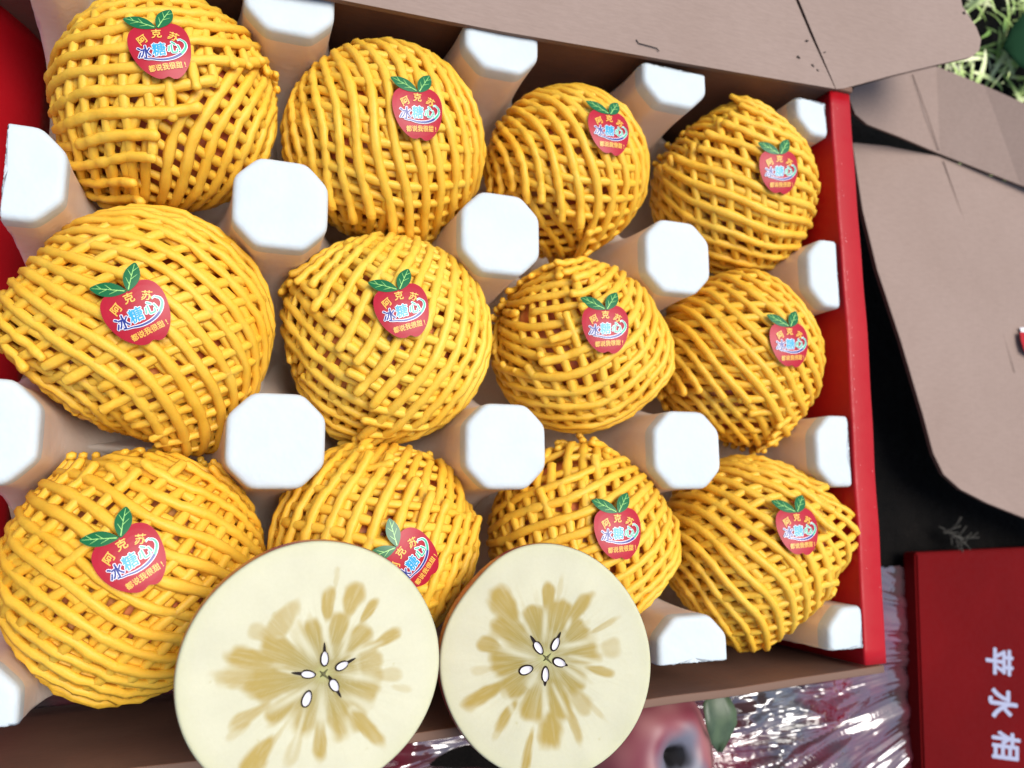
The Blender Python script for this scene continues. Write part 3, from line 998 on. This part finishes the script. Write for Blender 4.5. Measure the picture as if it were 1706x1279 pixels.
# larger half
fx, fy = 517, 1104
blobs = mk([(775, 415, 78, 30), (830, 265, 50, 12, .35), (915, 400, 85, 50), (1005, 465, 75, 26), (690, 550, 75, 48), (830, 540, 85, 46), (935, 600, 85, 48),
  (1095, 625, 85, 34), (1000, 735, 60, 110, .8, 0), (1100, 820, 70, 36, .5), (530, 485, 55, 105, .75), (420, 520, 60, 40, .5), (370, 655, 110, 50), (520, 630, 100, 62), (330, 735, 140, 46, .8),
  (480, 780, 125, 72), (350, 935, 95, 30, .8), (530, 915, 100, 42), (405, 1130, 95, 42), (300, 1000, 60, 20, .4), (500, 1050, 110, 14, .5), (640, 990, 95, 52), (590, 1110, 90, 34, .45),
  (710, 1110, 95, 34), (820, 1010, 115, 58), (940, 890, 90, 75), (965, 1080, 120, 32), (600, 700, 60, 60, .7), (860, 880, 70, 60), (1170, 900, 60, 18, .35), (410, 1220, 60, 14, .35), (700, 650, 60, 50, .6), (800, 660, 50, 45, .6)], 300, 880, fx, fy)
core = cv2([(742, 772)], 300, 880, fx, fy)[0]
stl = [(700, 690, 610, 545, 26), (790, 690, 740, 470, 16), (840, 690, 900, 560, 16), (860, 790, 1060, 850, 22), (730, 850, 725, 1060, 24), (680, 830, 440, 930, 22), (850, 900, 1080, 1010, 26), (560, 980, 430, 1250, 14), (660, 770, 500, 720, 10), (900, 690, 1080, 640, 12), (640, 940, 560, 1180, 12), (860, 1020, 900, 1200, 20)]
streaks = []
for x0, y0, x1, y1, wd in stl:
    (p0, p1) = cv2([(x0, y0), (x1, y1)], 300, 880, fx, fy)
    streaks.append((*p0, *p1, wd / S3))
def sd_(x, y, hl, hw, deg, t0=0, t1=0, ox=300, oy=880):
    (p,) = cv2([(x, y)], ox, oy, fx, fy)
    return (p[0], p[1], hl / S3, hw / S3, math.radians(deg), t0 / S3, t1 / S3)
seeds = [sd_(750, 692, 36, 18, 88, 40, 0), sd_(843, 741, 34, 18, 22, 42, 0), sd_(797, 838, 34, 20, -62, 36, 20), sd_(650, 888, 38, 21, 68, 0, 0), sd_(660, 764, 36, 17, -12, 0, 46)]
o1 = [(0, 221), (20, 217), (45, 214), (70, 208), (90, 207), (110, 206), (130, 206), (150, 212), (170, 218), (185, 221), (200, 223), (225, 222), (250, 214), (270, 208), (295, 210), (320, 215), (340, 219)]
C1 = at_depth(524, 1107, .243)
to_cam = (CAM_LOC - C1).normalized()
up = CR @ Vector((0, 1, 0))
n1_ = (to_cam * 1.0 + (CR @ Vector((.12, -.09, 0)))).normalized()
apple_half(C1, (.238 / F_PX,), n1_, up, core, blobs, streaks, seeds, 'larger apple half, cut face up with amber water core and five pale seeds', 5.3, o1, 1.0)
# smaller half
fx, fy = 911, 1097
blobs = mk([(395, 425, 90, 62), (420, 545, 100, 62), (630, 375, 70, 30), (555, 500, 85, 50), (685, 490, 80, 54), (812, 430, 95, 34), (782, 572, 62, 56), (935, 540, 90, 15, .7),
  (815, 672, 85, 52), (965, 655, 60, 48, .5), (905, 772, 75, 22), (745, 805, 70, 52), (785, 915, 70, 40, .6), (850, 950, 90, 14, .4), (310, 615, 58, 30, .9), (400, 700, 85, 58), (255, 740, 50, 25, .35), (265, 870, 100, 38), (395, 960, 75, 28), (355, 1030, 50, 14, .4),
  (440, 825, 72, 58), (525, 920, 85, 56), (670, 905, 105, 50), (620, 1060, 85, 62), (495, 1150, 115, 20), (745, 1030, 100, 24, .8), (570, 600, 70, 60, .6), (700, 330, 60, 14, .35)], 720, 880, fx, fy)
core = cv2([(612, 692)], 720, 880, fx, fy)[0]
stl = [(600, 600, 615, 430, 14), (690, 640, 850, 620, 16), (700, 740, 860, 860, 18), (590, 830, 590, 1000, 14), (540, 690, 350, 630, 18), (480, 470, 540, 590, 14), (540, 780, 500, 840, 26), (750, 500, 720, 560, 12), (640, 830, 720, 1000, 12), (380, 850, 440, 1000, 16), (740, 690, 900, 730, 12)]
streaks = []
for x0, y0, x1, y1, wd in stl:
    (p0, p1) = cv2([(x0, y0), (x1, y1)], 720, 880, fx, fy)
    streaks.append((*p0, *p1, wd / S3))
q = lambda *a_: sd_(*a_, ox=720, oy=880)
seeds = [q(568, 638, 34, 17, -58, 0, 34), q(662, 622, 34, 16, 62, 26, 0), q(680, 718, 33, 19, -22, 8, 0), q(601, 775, 36, 16, 86, 0, 16), q(498, 747, 34, 20, 15, 0, 0)]
o2 = [(0, 179), (20, 177), (45, 179), (60, 184), (90, 189), (110, 186), (125, 176), (140, 172), (155, 176), (180, 179), (205, 178), (225, 181), (250, 186), (275, 189), (300, 188), (325, 184), (345, 181)]
C2 = at_depth(fx, fy, .288)
to_cam = (CAM_LOC - C2).normalized()
n2_ = (to_cam + (CR @ Vector((.17, -.13, 0)))).normalized()
apple_half(C2, (.288 / F_PX,), n2_, up, core, blobs, streaks, seeds, 'smaller looking apple half on the right, cut face up with amber star round the seeds', 8.1, o2, .85)

# ------------------------------------------------------------------ opened cardboard lid at the right
lid = thing('box_lid', 'plain brown cardboard lid lying open beyond the right red wall', 'box lid', at(1600, 500, -.06))
LO = lid.location.copy()
up_p = [at(1413, 160, -.040), at(1424, 145, -.040), at(1485, 128, -.042), at(1560, 110, -.045), at(1640, 142, -.038), at(1780, 205, -.028), at(1780, 336, -.050), at(1700, 308, -.055), at(1566, 256, -.060), at(1500, 228, -.052), at(1445, 207, -.045), at(1425, 190, -.042)]
panel('side_flap', up_p, .003, M_card, lid, LO, .0006, wseed=5)
lo_p = [at(1421, 237, -.066), at(1480, 243, -.065), at(1562, 260, -.0625), at(1700, 312, -.060), at(1830, 362, -.058), at(1830, 915, -.072), at(1706, 862, -.074), at(1645, 838, -.074), at(1600, 815, -.074), at(1572, 790, -.074), at(1555, 755, -.074), at(1538, 690, -.073), at(1502, 570, -.071), at(1462, 450, -.069), at(1438, 350, -.067)]
panel('lid_panel', lo_p, .003, M_card, lid, LO, .0008, wseed=9)
# pressed fold lines
for pts in ([(1521, 124, -.0440), (1545, 190, -.0505), (1564, 250, -.0590)], [(1572, 268, -.0622), (1600, 350, -.0640), (1640, 450, -.0662), (1690, 620, -.0685)]):
    pp = np.array([[tuple(at(u_, v_, z_ + .0006) - LO) for u_, v_, z_ in pts]])
    V, F = tubes(pp, np.full((1, len(pts)), .0003))
    mesh_obj('fold_line', V, F, M_card, lid)

tagp = [at(1688, 549, -.070), at(1716, 549, -.070), at(1740, 640, -.071), at(1712, 624, -.071)]
tp = sheet('paper_label', [p + Vector((-.0015, 0, .006)) for p in tagp], .0004, mat('label_paper', .5, (.75, .75, .78)), None, tagp[0])
tp.location = tagp[0]
tag(tp, 'white paper label with red print at the right edge on the cardboard lid', 'label')
rp = [at(u_, v_, -.0630) - tagp[0] for u_, v_ in ((1699, 553), (1716, 553), (1730, 600), (1707, 585), (1701, 567))]
mesh_obj('red_print', rp, [tuple(range(5))], M_red, tp, False)

# ------------------------------------------------------------------ red gift box at lower right
ZT = -.093
c0 = [at(1526, 921, ZT), at(1860, 905, ZT), at(1880, 1460, ZT), at(1545, 1460, ZT)]
ctr = sum(c0, Vector()) / 4
gb = thing('gift_box', 'closed red cardboard box with silver Chinese lettering at the lower right', 'box', (ctr.x, ctr.y, GZ))
vs = [Vector((p.x, p.y, ZT)) for p in c0] + [Vector((p.x, p.y, GZ + .001)) for p in c0]
bm = bmesh.new()
bv = [bm.verts.new(p - Vector((ctr.x, ctr.y, GZ))) for p in vs]
for f in ((0, 1, 2, 3), (7, 6, 5, 4), (0, 4, 5, 1), (1, 5, 6, 2), (2, 6, 7, 3), (3, 7, 4, 0)): bm.faces.new([bv[i] for i in f])
bmesh.ops.recalc_face_normals(bm, faces=bm.faces[:])
bmesh.ops.bevel(bm, geom=bm.edges[:], offset=.0012, segments=2, affect='EDGES')
me = bpy.data.meshes.new('carton'); bm.to_mesh(me); bm.free(); me.materials.append(M_red2)
link('carton', me, gb)
let = Acc()
for ch, (u_, v_), s in (('苹', (1665, 1102), 47), ('水', (1671, 1172), 50), ('相', (1676, 1243), 49)):
    vs_, fs_ = glyphs(ch, 1.0, 0)
    pc = at(u_, v_, ZT)
    ex = (at(u_ + 10, v_, ZT) - pc) / 10; ey = (at(u_, v_ - 10, ZT) - pc) / 10
    for q_ in range(9):
        bx2, by2 = (.030 * math.cos(q_ * .785), .030 * math.sin(q_ * .785)) if q_ else (0, 0)
        out = []
        for g_ in vs_:
            x = g_.x - .5 + bx2; y = g_.y - .38 + by2
            x2 = (x + .14 * y) * s; y2 = y * s
            p_ = pc + ex * y2 - ey * x2      # turned a quarter clockwise: tops of the characters to the right
            out.append(p_ + Vector((0, 0, .0002 + q_ * .000004)) - Vector((ctr.x, ctr.y, GZ)))
        let.add(out, fs_)
link('lettering', let.mesh('lettering', [M_sil]), gb)

# ------------------------------------------------------------------ plastic film, loose apple, leaf
M_film = mat('crumpled_film', .10)
v = coords(M_film)
L(M_film, ramp(M_film, noise_tex(M_film, v, 14, 4, .6), [(.34, (.17, .010, .028)), (.50, (.09, .03, .038)), (.60, (.05, .042, .044)), (.72, (.22, .22, .22))]), P(M_film).inputs['Base Color'])
P(M_film).inputs['Specular IOR Level'].default_value = 1.0
P(M_film).inputs['IOR'].default_value = 1.9
P(M_film).inputs['Coat IOR'].default_value = 1.5
P(M_film).inputs['Coat Weight'].default_value = 1
P(M_film).inputs['Coat Roughness'].default_value = .06
f0 = at(1560, 1000, GZ)
nx_, ny_ = 620, 330
fxs = np.linspace(-.06, .58, nx_); fys = np.linspace(-.48, -.20, ny_)
FX, FY = np.meshgrid(fxs, fys)
def film_h(x, y):
    # long folds fanning out from the foot of the red box
    ax, ay = x - .62, y + .30
    a_ = math.atan2(ay, ax) * 14; r_ = math.hypot(ax, ay)
    wx = noise.noise(Vector((x * 22, y * 22, 3)))
    n0 = noise.noise(Vector((a_ * .8 + .5 * wx, r_ * 4, 0)))
    n1_ = noise.noise(Vector((a_ * 2.4 + .5 * wx, r_ * 8, 4)))
    n2_ = noise.noise(Vector((x * 60, y * 60, 7)))
    n3 = noise.noise(Vector((a_ * 6, r_ * 14, 9)))
    return .013 * (1 - abs(n0) * 3) + .007 * (1 - abs(n1_) * 3) + .0025 * abs(n2_) + .0026 * (1 - abs(n3) * 2.5)
Zf = np.array([film_h(a_, b_) for a_, b_ in zip(FX.ravel(), FY.ravel())])
Xr, Yr = FX.ravel(), FY.ravel()
lim = (Xr > -.045) & (Xr < .395) & (Yr > -.31)
Zf[lim] = np.minimum(Zf[lim], -.004)
far = np.clip((Yr + .262) / .02, 0, 1)

Zf = Zf * np.clip((.47 - Xr) / .05, .12, 1)
V = np.stack([Xr - f0.x, Yr - f0.y, np.maximum(Zf, -.012) + GZ - GZ], 1)
idx = np.arange(nx_ * ny_).reshape(ny_, nx_)
F = np.stack([idx[:-1, :-1], idx[:-1, 1:], idx[1:, 1:], idx[1:, :-1]], -1).reshape(-1, 4)
ylim = at(1480, 945, GZ).y + .006 * np.sin(Xr * 70) + .003 * np.sin(Xr * 190 + 1)
F = F[(Yr < ylim)[F].all(1)]
fo = mesh_obj('plastic_film', V, F, M_film)
fo.location = (f0.x, f0.y, GZ + .002)
tag(fo, 'crumpled glossy pink and clear plastic sheet spread on the ground under the boxes', 'plastic sheet')

ap = at(1076, 1244, -.066)
la = thing('loose_apple', 'dusty pink apple lying outside the box front, dark stem hollow showing', 'apple', ap)
M_pink = mat('dusty_pink_skin', .45)
v = coords(M_pink)
L(M_pink, ramp(M_pink, noise_tex(M_pink, v, 60, 5, .6), [(.3, (.26, .06, .08)), (.55, (.42, .16, .17)), (.72, (.50, .30, .27))]), P(M_pink).inputs['Base Color'])
th = np.linspace(0, math.pi, 60); ph = np.linspace(0, 2 * math.pi, 80, endpoint=False)
T, Pp = np.meshgrid(th, ph, indexing='ij')
rr = .039 * (1 - .06 * np.cos(T) ** 2 - .55 * np.exp(-(T / .30) ** 2) - .15 * np.exp(-((math.pi - T) / .25) ** 2)) * (1 + .03 * np.cos(5 * Pp) * np.sin(T))
V = np.stack([rr * np.sin(T) * np.cos(Pp), rr * np.sin(T) * np.sin(Pp), rr * np.cos(T)], -1).reshape(-1, 3)
Dm = frame_from((.10, .06, .98))
idx = np.arange(60 * 80).reshape(60, 80)
F = np.stack([idx[:-1], np.roll(idx, -1, 1)[:-1], np.roll(idx, -1, 1)[1:], idx[1:]], -1).reshape(-1, 4)[:, ::-1]
la.scale = (.85, .85, .85)
fr = mesh_obj('fruit', V @ Dm, F, M_pink, la)
vx = V
tq = T.ravel() + np.array([noise.noise(Vector(p) * 75) for p in V.tolist()]) * .24
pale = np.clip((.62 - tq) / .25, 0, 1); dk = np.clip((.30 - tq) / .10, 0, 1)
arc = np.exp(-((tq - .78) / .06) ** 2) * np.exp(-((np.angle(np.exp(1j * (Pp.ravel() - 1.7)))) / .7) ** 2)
skinc = np.array([.25, .075, .085]) + np.array([.14, .10, .08]) * np.array([noise.noise(Vector(p) * 60 + Vector((9, 0, 0))) for p in V.tolist()])[:, None]
lil = np.array([.15, .15, .19])
cc_ = skinc * (1 - pale[:, None]) + lil * pale[:, None]
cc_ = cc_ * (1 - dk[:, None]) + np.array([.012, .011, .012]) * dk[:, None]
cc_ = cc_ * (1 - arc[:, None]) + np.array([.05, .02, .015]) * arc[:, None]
ca_ = fr.data.color_attributes.new('skin_tone', 'FLOAT_COLOR', 'POINT')
ca_.data.foreach_set('color', np.concatenate([np.clip(cc_, 0, 1), np.ones((len(cc_), 1))], 1).astype(np.float32).ravel())
va_ = N(M_pink, 'ShaderNodeVertexColor', layer_name='skin_tone')
L(M_pink, va_.outputs[0], P(M_pink).inputs['Base Color'])
def leaf_obj(name, pts_uvz, m, label, cat, parent=None, fold=.002):
    """a leaf from a centre line and widths, with a midrib crease and thickness"""
    cl = [at(u_, v_, z_) for u_, v_, z_, w_ in pts_uvz]; ws = [p[3] for p in pts_uvz]
    o0 = cl[0]
    vs, fs = [], []
    n = len(cl)
    for i in range(n):
        t = (cl[min(i + 1, n - 1)] - cl[max(i - 1, 0)]).normalized()
        s = t.cross(Vector((0, 0, 1))).normalized()
        for k in (-1, -.5, 0, .5, 1):
            vs.append(cl[i] - o0 + s * k * ws[i] + Vector((0, 0, abs(k) * fold + .0006 * math.sin(i * 2 + k * 3))))
    for i in range(n - 1):
        for k in range(4):
            a_ = i * 5 + k
            fs.append((a_, a_ + 1, a_ + 6, a_ + 5))
    o = mesh_obj(name, vs, fs, m, parent)
    o.location = o0
    md = o.modifiers.new('thick', 'SOLIDIFY'); md.thickness = .0004
    if label: tag(o, label, cat)
    return o
M_dleaf = mat('dark_leaf', .45)
v = coords(M_dleaf)
L(M_dleaf, ramp(M_dleaf, noise_tex(M_dleaf, v, 90, 4), [(.3, (.035, .06, .035)), (.7, (.08, .12, .06))]), P(M_dleaf).inputs['Base Color'])
leaf_obj('apple_leaf', [(1182, 1150, -.060, .002), (1190, 1165, -.058, .008), (1197, 1190, -.056, .0095), (1200, 1212, -.057, .0090), (1198, 1232, -.060, .006), (1196, 1252, -.062, .001)], M_dleaf, 'dull green apple leaf beside the loose pink apple in front of the box', 'leaf')

# ------------------------------------------------------------------ weeds at the upper right
M_grass = mat('sunlit_grass', .5)  # sunshine on the weeds is painted in as paler, yellower greens
v = coords(M_grass)
L(M_grass, ramp(M_grass, noise_tex(M_grass, v, 30, 3), [(.35, (.16, .30, .05)), (.5, (.42, .58, .16)), (.65, (.80, .82, .50))]), P(M_grass).inputs['Base Color'])
P(M_grass).inputs['Transmission Weight'].default_value = 0
gv, gf = [], []
rs = random.Random(5)
def blade(p, d, ln, wd, curl):
    b = len(gv)
    s = d.cross(Vector((0, 0, 1))).normalized() if abs(d.z) < .99 else Vector((1, 0, 0))
    q = p.copy(); dd_ = d.copy(); n = 7
    for i in range(n + 1):
        t = i / n
        w_ = wd * math.sin(math.pi * (.12 + .86 * t)) * (1 if t < .98 else .2)
        gv.append(q - s * w_); gv.append(q + Vector((0, 0, w_ * .5))); gv.append(q + s * w_)
        dd_ = (dd_ + Vector((0, 0, -curl / n)) + Vector((rs.uniform(-.1, .1), rs.uniform(-.1, .1), 0))).normalized()
        q = q + dd_ * ln / n
    for i in range(n):
        for k in range(2):
            a_ = b + i * 3 + k
            gf.append((a_, a_ + 1, a_ + 4, a_ + 3))
for _ in range(300):
    u_, v_ = rs.uniform(1560, 1840), rs.uniform(-120, 240)
    p = at(u_, v_, GZ + rs.uniform(0, .012))
    a_ = rs.uniform(0, 6.28)
    d = Vector((math.cos(a_), math.sin(a_), rs.uniform(.1, 1.2))).normalized()
    blade(p, d, rs.uniform(.02, .07), rs.uniform(.0006, .0024), rs.uniform(.2, 1.4))
gr = mesh_obj('grass', [p for p in gv], gf, M_grass)
gr['kind'] = 'stuff'
tag(gr, 'bright tangled weeds and grass on dark soil at the upper right', 'grass')
leaf_obj('broad_leaf', [(1668, 80, -.080, .001), (1690, 78, -.074, .016), (1720, 74, -.07, .026), (1760, 70, -.07, .026), (1800, 66, -.075, .001)], mat('broad_leaf_green', .9, (.008, .035, .014), **{'Specular IOR Level': .1}), 'broad dark green leaf at the upper right edge above the weeds', 'leaf')
# dry sprig between the lid and the red box
sp, sr = [], []
for i in range(26):
    b = at(1570 + i * 1.6, 880 + i * .9 + rs.uniform(-5, 5), GZ + .004)
    a_ = rs.uniform(0, 6.28)
    e = b + Vector((math.cos(a_) * .010, math.sin(a_) * .010, rs.uniform(.0, .008)))
    sp.append([tuple(b), tuple((b + e) / 2 + Vector((0, 0, .001))), tuple(e)]); sr.append([.0004, .0004, .0003])
V, F = tubes(np.array(sp), np.array(sr))
sg = mesh_obj('dry_sprig', V - np.array(sp[0][0]), F, mat('dry_straw', .8, (.045, .042, .034)))
sg.location = sp[0][0]
tag(sg, 'dry wisp of straw on the dark ground above the closed red box', 'straw')
